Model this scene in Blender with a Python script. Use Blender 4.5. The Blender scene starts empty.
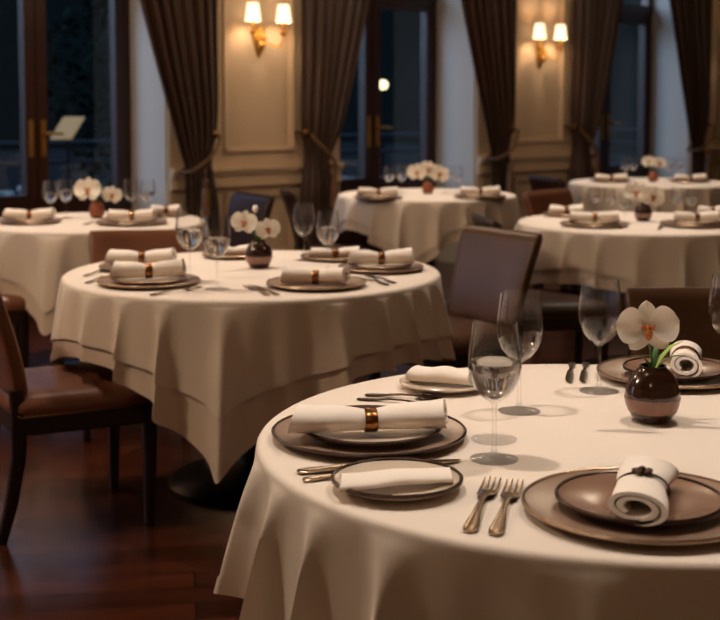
import bpy, bmesh, math, random
from math import sin, cos, pi, radians as R, exp, sqrt, atan2
random.seed(7)
sc = bpy.context.scene
COL = sc.collection
F = 1286.0; HC = 1.35; PITCH = R(4.5); HORIZON = 100.0
CYP = HORIZON + F * math.tan(PITCH)          # principal point row

def at(x, y, z=0.0):
    """pixel of the 720x620 frame -> point on the horizontal plane of height z"""
    a = (x - 360) / F; b = (y - CYP) / F
    c, s = cos(PITCH), sin(PITCH)
    dy = c - b * s; dz = -s - b * c
    t = (z - HC) / dz
    return (a * t, dy * t, z)

# ---------------------------------------------------------------- materials
def lin(h):
    h = h.lstrip('#'); o = []
    for i in (0, 2, 4):
        v = int(h[i:i+2], 16) / 255
        o.append(v / 12.92 if v <= .04045 else ((v + .055) / 1.055) ** 2.4)
    return (*o, 1)

def mat(name, col, rough=.5, metal=0, spec=.5, emit=None, es=0, bump=None, var=None, sheen=0, coat=0, sub=0, trans=0):
    m = bpy.data.materials.new(name); m.use_nodes = True
    nt = m.node_tree; b = nt.nodes['Principled BSDF']
    c = lin(col) if isinstance(col, str) else col
    b.inputs['Base Color'].default_value = c
    b.inputs['Roughness'].default_value = rough
    b.inputs['Metallic'].default_value = metal
    b.inputs['Specular IOR Level'].default_value = spec
    if sheen: b.inputs['Sheen Weight'].default_value = sheen; b.inputs['Sheen Roughness'].default_value = .4
    if coat: b.inputs['Coat Weight'].default_value = coat; b.inputs['Coat Roughness'].default_value = .12
    if sub:
        b.inputs['Subsurface Weight'].default_value = sub; b.inputs['Subsurface Radius'].default_value = (.012, .01, .008)
        b.inputs['Subsurface Scale'].default_value = .6
    if trans: b.inputs['Transmission Weight'].default_value = trans
    if emit:
        b.inputs['Emission Color'].default_value = lin(emit); b.inputs['Emission Strength'].default_value = es
    tc = nt.nodes.new('ShaderNodeTexCoord')
    if var:
        scale, col2, amt = var
        n = nt.nodes.new('ShaderNodeTexNoise'); n.inputs['Scale'].default_value = scale; n.inputs['Detail'].default_value = 4
        nt.links.new(tc.outputs['Object'], n.inputs['Vector'])
        mx = nt.nodes.new('ShaderNodeMix'); mx.data_type = 'RGBA'
        mp = nt.nodes.new('ShaderNodeMapRange'); mp.inputs['From Min'].default_value = .35; mp.inputs['From Max'].default_value = .7
        mp.inputs['To Max'].default_value = amt
        nt.links.new(n.outputs['Fac'], mp.inputs['Value']); nt.links.new(mp.outputs['Result'], mx.inputs[0])
        mx.inputs[6].default_value = c; mx.inputs[7].default_value = lin(col2)
        nt.links.new(mx.outputs[2], b.inputs['Base Color'])
    if bump:
        scale, st = bump
        n = nt.nodes.new('ShaderNodeTexNoise'); n.inputs['Scale'].default_value = scale; n.inputs['Detail'].default_value = 3
        nt.links.new(tc.outputs['Object'], n.inputs['Vector'])
        bp = nt.nodes.new('ShaderNodeBump'); bp.inputs['Strength'].default_value = st; bp.inputs['Distance'].default_value = .004
        nt.links.new(n.outputs['Fac'], bp.inputs['Height']); nt.links.new(bp.outputs['Normal'], b.inputs['Normal'])
    return m

def glassmat(name, tint, base=.02, gain=1.0, rough=.0):
    """thin clear glass: transparent, with a mirror coat that follows the viewing angle"""
    m = bpy.data.materials.new(name); m.use_nodes = True
    nt = m.node_tree; nt.nodes.clear()
    out = nt.nodes.new('ShaderNodeOutputMaterial'); mix = nt.nodes.new('ShaderNodeMixShader')
    tr = nt.nodes.new('ShaderNodeBsdfTransparent'); tr.inputs['Color'].default_value = tint
    gl = nt.nodes.new('ShaderNodeBsdfGlossy'); gl.inputs['Roughness'].default_value = rough
    lw = nt.nodes.new('ShaderNodeLayerWeight'); lw.inputs['Blend'].default_value = .5
    fr = nt.nodes.new('ShaderNodeMath'); fr.operation = 'POWER'; fr.inputs[1].default_value = 2.7
    nt.links.new(lw.outputs['Facing'], fr.inputs[0])
    ma = nt.nodes.new('ShaderNodeMath'); ma.operation = 'MULTIPLY_ADD'; ma.use_clamp = True
    ma.inputs[1].default_value = gain; ma.inputs[2].default_value = base
    nt.links.new(fr.outputs[0], ma.inputs[0]); nt.links.new(ma.outputs[0], mix.inputs[0])
    nt.links.new(tr.outputs[0], mix.inputs[1]); nt.links.new(gl.outputs[0], mix.inputs[2])
    nt.links.new(mix.outputs[0], out.inputs[0])
    return m

def watermat(name, ior, k):
    m = bpy.data.materials.new(name); m.use_nodes = True
    nt = m.node_tree; nt.nodes.clear()
    out = nt.nodes.new('ShaderNodeOutputMaterial'); mix = nt.nodes.new('ShaderNodeMixShader')
    tr = nt.nodes.new('ShaderNodeBsdfTransparent'); tr.inputs['Color'].default_value = (.985, .985, .985, 1)
    gl = nt.nodes.new('ShaderNodeBsdfGlass'); gl.inputs['IOR'].default_value = ior; gl.inputs['Roughness'].default_value = .0
    mix.inputs[0].default_value = k
    nt.links.new(tr.outputs[0], mix.inputs[1]); nt.links.new(gl.outputs[0], mix.inputs[2])
    nt.links.new(mix.outputs[0], out.inputs[0])
    return m

def floormat():
    m = mat('dark_plank_floor', '#3a1a0f', rough=.24, spec=.5)
    nt = m.node_tree; b = nt.nodes['Principled BSDF']
    tc = nt.nodes.new('ShaderNodeTexCoord'); mp = nt.nodes.new('ShaderNodeMapping')
    mp.inputs['Rotation'].default_value = (0, 0, R(32))
    nt.links.new(tc.outputs['Object'], mp.inputs['Vector'])
    br = nt.nodes.new('ShaderNodeTexBrick'); br.inputs['Scale'].default_value = 1
    br.inputs['Brick Width'].default_value = 1.1; br.inputs['Row Height'].default_value = .11
    br.inputs['Mortar Size'].default_value = .003; br.inputs['Mortar Smooth'].default_value = .2; br.inputs['Bias'].default_value = 0
    br.inputs['Color1'].default_value = lin('#3a190b'); br.inputs['Color2'].default_value = lin('#643220'); br.inputs['Mortar'].default_value = lin('#160905')
    nt.links.new(mp.outputs[0], br.inputs['Vector'])
    st = nt.nodes.new('ShaderNodeMapping'); st.inputs['Scale'].default_value = (2.2, 30, 1)
    nt.links.new(mp.outputs[0], st.inputs['Vector'])
    n = nt.nodes.new('ShaderNodeTexNoise'); n.inputs['Scale'].default_value = 1.6; n.inputs['Detail'].default_value = 6
    nt.links.new(st.outputs[0], n.inputs['Vector'])
    mx = nt.nodes.new('ShaderNodeMix'); mx.data_type = 'RGBA'; mx.blend_type = 'MULTIPLY'; mx.inputs[0].default_value = .7
    cr = nt.nodes.new('ShaderNodeValToRGB'); cr.color_ramp.elements[0].position = .3; cr.color_ramp.elements[0].color = (.45, .4, .38, 1)
    cr.color_ramp.elements[1].position = .7; cr.color_ramp.elements[1].color = (1, 1, 1, 1)
    nt.links.new(n.outputs['Fac'], cr.inputs[0]); nt.links.new(br.outputs['Color'], mx.inputs[6]); nt.links.new(cr.outputs[0], mx.inputs[7])
    nt.links.new(mx.outputs[2], b.inputs['Base Color'])
    bp = nt.nodes.new('ShaderNodeBump'); bp.inputs['Strength'].default_value = .25; bp.inputs['Distance'].default_value = .002; bp.invert = True
    nt.links.new(br.outputs['Fac'], bp.inputs['Height']); nt.links.new(bp.outputs['Normal'], b.inputs['Normal'])
    return m

M = {
 'cloth': mat('ivory_linen', '#e6d8cc', rough=.85, spec=.2, bump=(900, .12), sheen=.15),
 'under': mat('ivory_linen_under', '#dccbbd', rough=.85, spec=.2, bump=(900, .12), sheen=.15),
 'napkin': mat('napkin_linen', '#f0e4da', rough=.9, spec=.2, bump=(700, .2), sheen=.2),
 'leather': mat('brown_leather', '#845540', rough=.36, spec=.5, bump=(160, .15), var=(7, '#6a4231', .6)),
 'darkleather': mat('dark_leather', '#3b2620', rough=.38, spec=.5, bump=(160, .15)),
 'midleather': mat('mid_brown_leather', '#64432f', rough=.38, spec=.5, bump=(160, .15), var=(7, '#503527', .6)),
 'wood': mat('dark_stained_wood', '#24110a', rough=.35, spec=.5, var=(14, '#160a06', .7)),
 'framewood': mat('window_frame_wood', '#3a1b0e', rough=.4, spec=.5, var=(9, '#241009', .6)),
 'brass': mat('antique_brass', '#c8984e', rough=.42, metal=1),
 'nail': mat('nailhead_bronze', '#7a5a3a', rough=.35, metal=1),
 'bronze': mat('bronze_band', '#8a5a34', rough=.25, metal=1),
 'steel': mat('warm_flatware', '#a8917c', rough=.22, metal=1),
 'darksteel': mat('dark_flatware', '#4a3a30', rough=.25, metal=1),
 'charger': mat('taupe_stoneware', '#927766', rough=.3, spec=.6, var=(22, '#7d6353', .6), bump=(90, .12)),
 'plate': mat('mocha_plate', '#866655', rough=.22, spec=.6, var=(16, '#745646', .5)),
 'pale': mat('cream_china', '#cbb9a6', rough=.25, spec=.6),
 'rim': mat('bronze_rim', '#3d2a20', rough=.3, metal=.6),
 'goldrim': mat('gold_rim', '#8f7762', rough=.3, metal=.9, bump=(200, .3)),
 'vase': mat('dark_brown_glaze', '#2e170f', rough=.12, spec=.6, coat=.4),
 'band': mat('rose_glaze', '#8c6355', rough=.2, spec=.6),
 'terra': mat('terracotta_glaze', '#8a4a30', rough=.3, spec=.5),
 'petal': mat('orchid_white', '#f4ebdd', rough=.55, spec=.3, sub=.25),
 'lip': mat('orchid_lip', '#c8782a', rough=.5, var=(220, '#7a3a12', .9)),
 'green': mat('leaf_green', '#3f6a2c', rough=.45, var=(30, '#2c4a20', .8)),
 'palegreen': mat('sepal_green', '#8fae4c', rough=.5),
 'glass': glassmat('clear_crystal', (.985, .985, .985, 1), base=.022, gain=1.0),
 'pane': glassmat('window_glass', (.7, .76, .78, 1), base=.03, gain=.6),
 'water': watermat('still_water', 1.33, .88), 'solidglass': watermat('solid_crystal', 1.45, .16),
 'wall': mat('cream_wall_paint', '#cdb59a', rough=.7, spec=.3),
 'jamb': mat('pale_jamb_paint', '#cfcac4', rough=.6, spec=.3),
 'trim': mat('cream_trim_paint', '#d2ba9e', rough=.5, spec=.4),
 'ceil': mat('ceiling_paint', '#b8a68c', rough=.8),
 'floor': floormat(),
 'curtain': mat('brown_silk_drape', '#3c2418', rough=.5, spec=.4, sheen=.25, bump=(300, .15)),
 'cord': mat('gold_brown_cord', '#6b4c30', rough=.6),
 'shade': mat('lit_lampshade', '#f6e2bf', rough=.8, emit='#ffdfb4', es=.95),
 'terrace': mat('terrace_stone', '#0f1011', rough=.95, spec=.05, var=(3, '#0a0b0c', .8)),
 'iron': mat('painted_railing', '#2c343e', rough=.6, spec=.2),
 'foliage': mat('night_foliage', '#10201a', rough=.9, spec=.05, var=(4, '#0d1a13', .8)),
 'bark': mat('bark', '#2e241c', rough=.9),
 'pot': mat('pale_pot', '#b8b4ae', rough=.6),
 'board': mat('reflection_glow', '#a88c66', rough=.6, emit='#d8a878', es=.3),  # emission imitates a lampshade mirrored in the window glass
 'globe': mat('lit_globe', '#fff0d0', rough=.4, emit='#ffdca0', es=3.0),
 'black': mat('black_metal', '#0d0c0c', rough=.3, metal=.4),
}

# ---------------------------------------------------------------- mesh building
class MB:
    def __init__(s): s.v = []; s.f = []
    def grid(s, rows, closed=False, cap0=False, cap1=False):
        """rows: list of equal-length point loops"""
        o = len(s.v); n = len(rows[0])
        for r in rows: s.v += r
        k = n if closed else n - 1
        for i in range(len(rows) - 1):
            for j in range(k):
                j2 = (j + 1) % n
                s.f.append((o + i*n + j, o + i*n + j2, o + (i+1)*n + j2, o + (i+1)*n + j))
        if cap0: s.f.append(tuple(o + j for j in reversed(range(n))))
        if cap1: s.f.append(tuple(o + (len(rows)-1)*n + j for j in range(n)))
        return s
    def lathe(s, prof, n=40, c=(0, 0, 0), close=False):
        rows = [[(c[0] + r*cos(2*pi*k/n), c[1] + r*sin(2*pi*k/n), c[2] + z) for k in range(n)] for r, z in prof]
        rows = [list(reversed(r)) for r in rows]
        if close: rows.append(rows[0])
        return s.grid(rows, True)
    def loft(s, secs, n=12, e=2.0, up=(0, 0, 1)):
        """secs: (centre, half width, half height); superellipse sections square to the path"""
        from mathutils import Vector as V
        P = [V(a[0]) for a in secs]; rows = []
        for i, (c, a, b) in enumerate(secs):
            t = (P[min(i+1, len(P)-1)] - P[max(i-1, 0)]).normalized()
            side = t.cross(V(up))
            if side.length < 1e-4: side = t.cross(V((0, 1, 0)))
            side.normalize(); u2 = side.cross(t).normalized()
            row = []
            for k in range(n):
                th = 2*pi*(k + .5)/n
                cx = abs(cos(th))**(2/e)*(1 if cos(th) > 0 else -1); sy = abs(sin(th))**(2/e)*(1 if sin(th) > 0 else -1)
                row.append(tuple(P[i] + side*a*cx + u2*b*sy))
            rows.append(row)
        return s.grid(rows, True, True, True)
    def tube(s, pts, r, n=8):
        return s.loft([(p, r, r) if not isinstance(r, (list, tuple)) else (p, r[i], r[i]) for i, p in enumerate(pts)], n, up=(.13, .21, .97))
    def box(s, x0, x1, y0, y1, z0, z1):
        o = len(s.v)
        s.v += [(x0,y0,z0),(x1,y0,z0),(x1,y1,z0),(x0,y1,z0),(x0,y0,z1),(x1,y0,z1),(x1,y1,z1),(x0,y1,z1)]
        s.f += [tuple(o+i for i in q) for q in ((0,3,2,1),(4,5,6,7),(0,1,5,4),(1,2,6,5),(2,3,7,6),(3,0,4,7))]
        return s
    def ball(s, c, r, n=10, sz=1.0):
        prof = [(max(1e-4, r*sin(pi*i/n)), -r*sz*cos(pi*i/n)) for i in range(n+1)]
        return s.lathe(prof, n*2, c)
    def xf(s, fn, start=0):
        s.v[start:] = [fn(p) for p in s.v[start:]]; return s
    def mesh(s, name, m, smooth=40):
        me = bpy.data.meshes.new(name); me.from_pydata([tuple(p) for p in s.v], [], s.f); me.validate(); me.update()
        bm = bmesh.new(); bm.from_mesh(me); bmesh.ops.remove_doubles(bm, verts=bm.verts, dist=1e-6)
        bmesh.ops.recalc_face_normals(bm, faces=bm.faces); bm.to_mesh(me); bm.free()
        me.materials.append(m)
        if smooth:
            for p in me.polygons: p.use_smooth = True
            me.set_sharp_from_angle(angle=R(smooth))
        return me

MESH = {}
def part(name, key, fn, m, parent=None, loc=(0,0,0), rot=(0,0,0), sc_=1, smooth=40):
    k = (key, m)
    if k not in MESH: MESH[k] = fn().mesh(name, M[m], smooth)
    o = bpy.data.objects.new(name, MESH[k]); COL.objects.link(o)
    o.parent = parent; o.location = loc; o.rotation_euler = rot; o.scale = (sc_,)*3
    return o
def one(name, mb, m, parent=None, loc=(0,0,0), rot=(0,0,0), smooth=40):
    o = bpy.data.objects.new(name, mb.mesh(name, M[m], smooth)); COL.objects.link(o)
    o.parent = parent; o.location = loc; o.rotation_euler = rot
    return o
def tag(o, label, cat, group=None):
    o['label'] = label; o['category'] = cat
    if group: o['group'] = group
    return o
def thing(name, label, cat, loc=(0,0,0), rz=0, group=None, s=1, rot=None):
    o = bpy.data.objects.new(name, None); COL.objects.link(o); o.empty_display_size = .05
    o.location = loc; o.rotation_euler = rot if rot else (0, 0, rz); o.scale = (s,)*3
    return tag(o, label, cat, group)
def sstep(x): x = max(0, min(1, x)); return x*x*(3-2*x)

# ---------------------------------------------------------------- the room: local frame of the window wall
U = (.763, .647); P0 = (-.707, 9.0); WROT = atan2(U[1], U[0])
# local x runs along the wall to the right, local +y leads outdoors, -y into the room
def struct(name, mb, m, parent=None, kind='structure', smooth=0):
    o = one(name, mb, m, parent, smooth=smooth)
    if parent is None:
        o.location = (P0[0], P0[1], 0); o.rotation_euler = (0, 0, WROT)
    if kind: o['kind'] = kind
    return o
BAY = 2.9; HALF = .73; E = .51; CEIL = 3.2; OPEN = 2.75; XL, XR, DEPTH = -10.2, 11.2, 9.5
struct('floor', MB().box(XL-.2, XR+.2, -DEPTH-.2, E+.3, -.12, 0), 'floor')
struct('ceiling', MB().box(XL-.2, XR+.2, -DEPTH-.2, E+.3, CEIL, CEIL+.15), 'ceil')
struct('wall_left', MB().box(XL-.2, XL, -DEPTH, E, 0, CEIL), 'wall')
struct('wall_right', MB().box(XR, XR+.2, -DEPTH, E, 0, CEIL), 'wall')
struct('wall_back', MB().box(XL-.2, XR+.2, -DEPTH-.2, -DEPTH, 0, CEIL), 'wall')
wl = MB()
piers = [(-BAY*3, 0)] + [(BAY*k, 0) for k in range(-2, 4)]
centers = [BAY*k for k in range(-3, 4)]
for c in centers:
    x0 = c-HALF if c > centers[0] else XL; x1 = c+HALF if c < centers[-1] else XR
    wl.box(x0, x1, 0, E+.1, 0, CEIL)
for a, b in zip(centers, centers[1:]):
    wl.box(a+HALF, b-HALF, 0, E+.1, OPEN, CEIL)
struct('wall_front', wl, 'wall')
# pale painted reveals lining each window opening
jb = MB()
for a, b in zip(centers, centers[1:]):
    jb.box(a+HALF, a+HALF+.012, .03, E, 0, OPEN).box(b-HALF-.012, b-HALF, .03, E, 0, OPEN).box(a+HALF, b-HALF, .03, E, OPEN-.012, OPEN)
struct('trim_1', jb, 'jamb')
# chair rail, dado frames, upper panel frames
def frame_rect(mb, x0, x1, z0, z1, w=.035, d=.022):
    for i, (ww, dd) in enumerate(((w, d*.55), (w*.55, d))):
        mb.box(x0, x1, -dd, 0, z0, z0+ww).box(x0, x1, -dd, 0, z1-ww, z1).box(x0, x0+ww, -dd, 0, z0, z1).box(x1-ww, x1, -dd, 0, z0, z1)
tr = MB(); pn = MB(); bb = MB()
for c in centers:
    x0 = c-HALF if c > centers[0] else XL; x1 = c+HALF if c < centers[-1] else XR
    tr.box(x0-.0, x1, -.05, 0, .865, .893).box(x0, x1, -.035, 0, .84, .865).box(x0, x1, -.02, 0, .77, .84).box(x0, x1, -.03, 0, .755, .77)
    frame_rect(pn, c-.30, c+.30, .995, 2.62); frame_rect(pn, c-.30, c+.30, .26, .70)
    bb.box(x0, x1, -.03, 0, 0, .15).box(x0, x1, -.018, 0, .15, .18)
struct('trim_2', tr, 'trim'); struct('trim_3', pn, 'trim'); struct('baseboard_front', bb, 'trim')
ct = MB()
for i, d in enumerate((.16, .11, .06)):
    ct.box(XL, XR, -d, 0, CEIL-.05*(i+1), CEIL-.05*i)
struct('trim_4', ct, 'trim')

# French windows: two glazed leaves, transom, light above
def window(n, c):
    w = .72
    r = bpy.data.objects.new('window_%d' % n, None); COL.objects.link(r)
    r['kind'] = 'structure'; r.location = (P0[0]+U[0]*c - U[1]*E, P0[1]+U[1]*c + U[0]*E, 0); r.rotation_euler = (0, 0, WROT)
    f = MB()
    f.box(-w, -w+.075, -.04, .05, 0, OPEN-.012).box(w-.075, w, -.04, .05, 0, OPEN-.012)
    f.box(-w, w, -.04, .05, OPEN-.09, OPEN-.012).box(-w, w, -.05, .05, 2.16, 2.26).box(-w, w, -.04, .05, 0, .04)
    one('window_frame', f, 'framewood', r, smooth=0)
    for s in (-1, 1):
        q = lambda a, b: (min(a*s, b*s), max(a*s, b*s))
        lf = MB()
        x0, x1 = .004, w-.077
        a0, a1 = q(x0, x0+.075); lf.box(a0, a1, -.05, .03, .045, 2.155)
        a0, a1 = q(x1-.055, x1); lf.box(a0, a1, -.05, .03, .045, 2.155)
        b0, b1 = q(x0+.075, x1-.055)
        lf.box(b0, b1, -.05, .03, 2.08, 2.155).box(b0, b1, -.05, .03, .045, .16).box(b0, b1, -.05, .03, .61, .73).box(b0, b1, -.03, .01, .16, .61)
        leaf = one('window_leaf', lf, 'framewood', r, smooth=0)
        one('pane', MB().box(b0, b1, -.006, 0, .73, 2.08), 'pane', leaf, smooth=0)
        one('pane', MB().box(b0, b1, -.006, 0, 2.26, OPEN-.09), 'pane', r, smooth=0) if s else None
        h = MB()
        hx = s*.045
        h.box(hx-.016, hx+.016, -.058, -.05, .98, 1.22)
        if s > 0:
            h.tube([(hx, -.058, 1.13), (hx, -.095, 1.13)], .011).tube([(hx, -.095, 1.13), (hx+.04, -.1, 1.132), (hx+.12, -.095, 1.128)], [.012, .011, .009])
            h.tube([(hx, -.06, 1.01), (hx, -.075, 1.01)], .01)
        one('handle', h, 'brass', leaf, smooth=30)
for i, (a, b) in enumerate(zip(centers, centers[1:])): window(i+1, (a+b)/2)

# ---------------------------------------------------------------- outdoors, beyond the glass
def WP(u, v, z=0): return (P0[0]+U[0]*u - U[1]*v, P0[1]+U[1]*u + U[0]*v, z)
struct('ground_terrace', MB().box(-16, 22, E+.3, 26, -.14, -.05), 'terrace')
rl = thing('terrace_railing', 'blue grey two bar railing along the dark terrace outside the windows', 'railing', WP(3, 3.1, -.05), WROT)
one('rail', MB().tube([(-14, 0, 1.02), (14, 0, 1.02)], .025), 'iron', rl); one('rail', MB().tube([(-14, 0, .85), (14, 0, .85)], .02), 'iron', rl)
for k in range(8): one('post', MB().tube([(-13.5+k*3.85, 0, 0), (-13.5+k*3.85, 0, 1.04)], .03), 'iron', rl)
def tree(u, v, h, w, label, seed):
    rnd = random.Random(seed)
    t = thing('dark_tree', label, 'tree', WP(u, v, -.05), 0, 'trees beyond the terrace')
    one('trunk', MB().tube([(0, 0, 0), (.05, 0, h*.3), (0, .05, h*.6)], [.14, .11, .06]), 'bark', t)
    mb = MB()
    for i in range(1500):
        th = rnd.uniform(0, 2*pi); zz = rnd.random(); rr = w*sin(pi*(.12+.8*zz))*sqrt(rnd.random())
        c = (rr*cos(th), rr*sin(th), h*.18 + zz*h*.82); L = rnd.uniform(.09, .2); a = rnd.uniform(0, 6.3); b = rnd.uniform(-1, 1)
        dx, dy, dz = cos(a)*cos(b), sin(a)*cos(b), sin(b); px, py = -sin(a), cos(a)
        o = len(mb.v)
        mb.v += [c, (c[0]+dx*L*.5+px*L*.3, c[1]+dy*L*.5+py*L*.3, c[2]+dz*L*.5), (c[0]+dx*L, c[1]+dy*L, c[2]+dz*L), (c[0]+dx*L*.5-px*L*.3, c[1]+dy*L*.5-py*L*.3, c[2]+dz*L*.5)]
        mb.f.append((o, o+1, o+2, o+3))
    one('crown', mb, 'foliage', t, smooth=0)
for k, (u, v, h, w, d) in enumerate(((-3.6, 7.0, 3.0, .9, 'behind the left pane of the left window'), (-1.7, 8.6, 3.3, .95, 'behind the middle of the left window'),
    (-.9, 5.6, 2.7, .8, 'behind the right pane of the left window'), (.6, 8.0, 3.2, .95, 'behind the curtain of the middle window'), (2.2, 5.8, 2.8, .9, 'behind the handle of the middle window'),
    (4.6, 6.4, 3.0, 1.0, 'behind the right window'), (-5.9, 6.2, 3.0, 1.0, 'beyond the left edge of the left window'), (-7.5, 10.5, 3.5, 1.2, 'deep in the garden at the far left'))):
    tree(u, v, h, w, 'dark leafy tree in the night garden ' + d, k)
def potted(x, y, Y, label):
    a = (x-360)/F*Y; z = HC-(y-HORIZON)/F*Y
    t = thing('potted_plant', label, 'plant', (a, Y, -.05), 0, 'pale flower pots on the terrace')
    h = z+.05
    one('pot', MB().lathe([(.001, 0), (.13, 0), (.17, h*.62), (.18, h*.62+.03), (.15, h*.62+.03), (.14, h*.55), (.001, h*.55)], 24), 'pot', t)
    fl = MB()
    rnd = random.Random(int(x*7))
    for k in range(26):
        th = rnd.uniform(0, 6.3); r = .16*sqrt(rnd.random())
        fl.ball((r*cos(th), r*sin(th), h*.62+.05+rnd.random()*.14), .032, 5)
    one('blossoms', fl, 'pot', t)
potted(-9, 184, 10.6, 'pale flower pot outside the left window, at the left edge'); potted(24, 182, 11.6, 'pale flower pot outside the left window, beside the brass handle stile')
potted(352, 172, 12.6, 'pale flower pot outside the middle window beside the brown curtain')
potted(597, 160, 14.4, 'pale flower pot outside the right window')
p = at(68, 125, 1.15)
sx, sy = (68-360)/F*10.6, 10.6
ms = thing('reflection_panel', 'cream tilted glowing panel on a thin post, imitating a lampshade reflection in the left window', 'reflection panel', (sx, sy, -.05), R(14))  # added glowing panel in place of a lampshade reflection in the pane
one('base', MB().lathe([(.001, 0), (.16, 0), (.16, .015), (.02, .03)], 24), 'black', ms)
one('post', MB().tube([(0, 0, .02), (0, 0, 1.14)], .014), 'black', ms)
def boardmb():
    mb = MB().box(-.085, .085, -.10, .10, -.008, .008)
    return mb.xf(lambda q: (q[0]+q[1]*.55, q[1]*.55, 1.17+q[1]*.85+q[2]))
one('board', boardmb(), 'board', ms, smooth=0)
gl = thing('garden_lamp', 'small glowing globe lamp on a post in the garden behind the middle window', 'lamp', ((383-360)/F*14.6, 14.6, -.05))
gz = HC-(85-HORIZON)/F*14.6+.05
one('post', MB().tube([(0, 0, 0), (0, 0, gz-.04)], .02), 'black', gl); one('globe', MB().ball((0, 0, gz), .055), 'globe', gl)

# ---------------------------------------------------------------- curtains
def curtain(c, side, label):
    """side -1: hangs on the left end of the pier centred at c, +1: on its right end"""
    r = thing('curtain', label, 'curtain', WP(c-.07, -.09), WROT, 'brown tied back curtains')
    zs = [.015 + (OPEN+.12)*i/70 for i in range(71)]
    def outer(z):   # edge on the pier side (distance from pier centre)
        return .345 + .045*exp(-((z-.93)/.2)**2) - .012*sstep((.9-z)/.8)
    def inner(z):
        if z < .93: return .61 + .03*sstep((.93-z)/.6)
        k = (z-.93)/1.1
        return .61 + .345*min(k, 1.6)**.85
    rows = []; n = 150
    for z in zs:
        a, b = outer(z), inner(z); wd = b-a; tie = exp(-((z-.93)/.16)**2)
        amp = (.052 - .028*tie) * (1 if z > .93 else .85)
        row = []
        for j in range(n+1):
            t = j/n; ph = 2*pi*7*t + .5*sin(3*t*pi) + .25*sin(z*2.3+t*9)
            x = a + wd*t + .010*sin(ph*1.0+1.2)*(1-tie*.5)
            y = -amp*(.5+.5*cos(ph))*(1-.25*sin(11*t+z)) - .035*sin(pi*t)*(1-tie) - .03*tie*sin(pi*t)
            row.append((side*x, y, z))
        rows.append(row)
    mb = MB().grid(rows)
    o = one('drape', mb, 'curtain', r, smooth=70)
    sm = o.modifiers.new('thick', 'SOLIDIFY'); sm.thickness = .004
    tb = MB(); pts = []
    for i in range(41):                      # cord: from the hook down round the drape and back
        t = i/40; a = pi*t
        x = .335 + (.30)*sin(a)**.8
        y = .03 - .15*sstep(t) if t < .5 else .03 - .15*sstep(1-t)
        pts.append(None)
    front = [(side*(.385+.225*k), -.10-.06*sin(pi*k)*1.0, 1.115-.235*k**.75) for k in [i/14 for i in range(15)]]
    back = [(side*(.61-.225*k), .03, .88+.235*k**1.4) for k in [i/10 for i in range(11)]]
    tb.tube(front+[(side*.628, -.04, .875)]+back, .012, 8)
    tbo = one('tie_back', tb, 'cord', r)
    ts = MB(); cx, cy, cz = side*.545, -.165, .86
    ts.tube([(cx, cy, cz+.05), (cx, cy, cz-.06)], .006)
    ts.lathe([(.002, .03), (.018, .02), (.022, 0), (.014, -.02), (.024, -.05), (.03, -.16), (.034, -.22), (.001, -.22)], 16, (cx, cy, cz-.05))
    one('tassel', ts, 'cord', tbo)
    hk = MB().ball((side*.385, -.04, 1.12), .028).tube([(side*.385, .12, 1.12), (side*.385, -.04, 1.12)], .012)
    one('hook', hk, 'nail', r)
    rod = None
cl = {(-1, 0): 'brown tied back curtain between the left window and the left wall lamp', (1, 0): 'brown tied back curtain just right of the left wall lamp',
      (-1, 1): 'brown tied back curtain left of the right wall lamp beside the pale reveal', (1, 1): 'brown tied back curtain just right of the right wall lamp',
      (-1, 2): 'brown tied back curtain at the right edge, right of the narrow right window'}
for k in (0, 1, 2):
    for s in (-1, 1):
        if (s, k) in cl: curtain(BAY*k - (.2 if k == 2 else 0), s, cl[(s, k)])
cr = thing('curtain_rod', 'dark curtain rod above the brown curtains', 'curtain rod', WP(0, -.15, OPEN+.18), WROT)
one('rod', MB().tube([(-3, 0, 0), (8, 0, 0)], .018), 'wood', cr)
one('bracket', MB().box(-.02, .02, 0, .15, -.02, .02), 'wood', cr); one('bracket', MB().box(2.88, 2.92, 0, .15, -.02, .02), 'wood', cr); one('bracket', MB().box(5.78, 5.82, 0, .15, -.02, .02), 'wood', cr)

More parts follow.
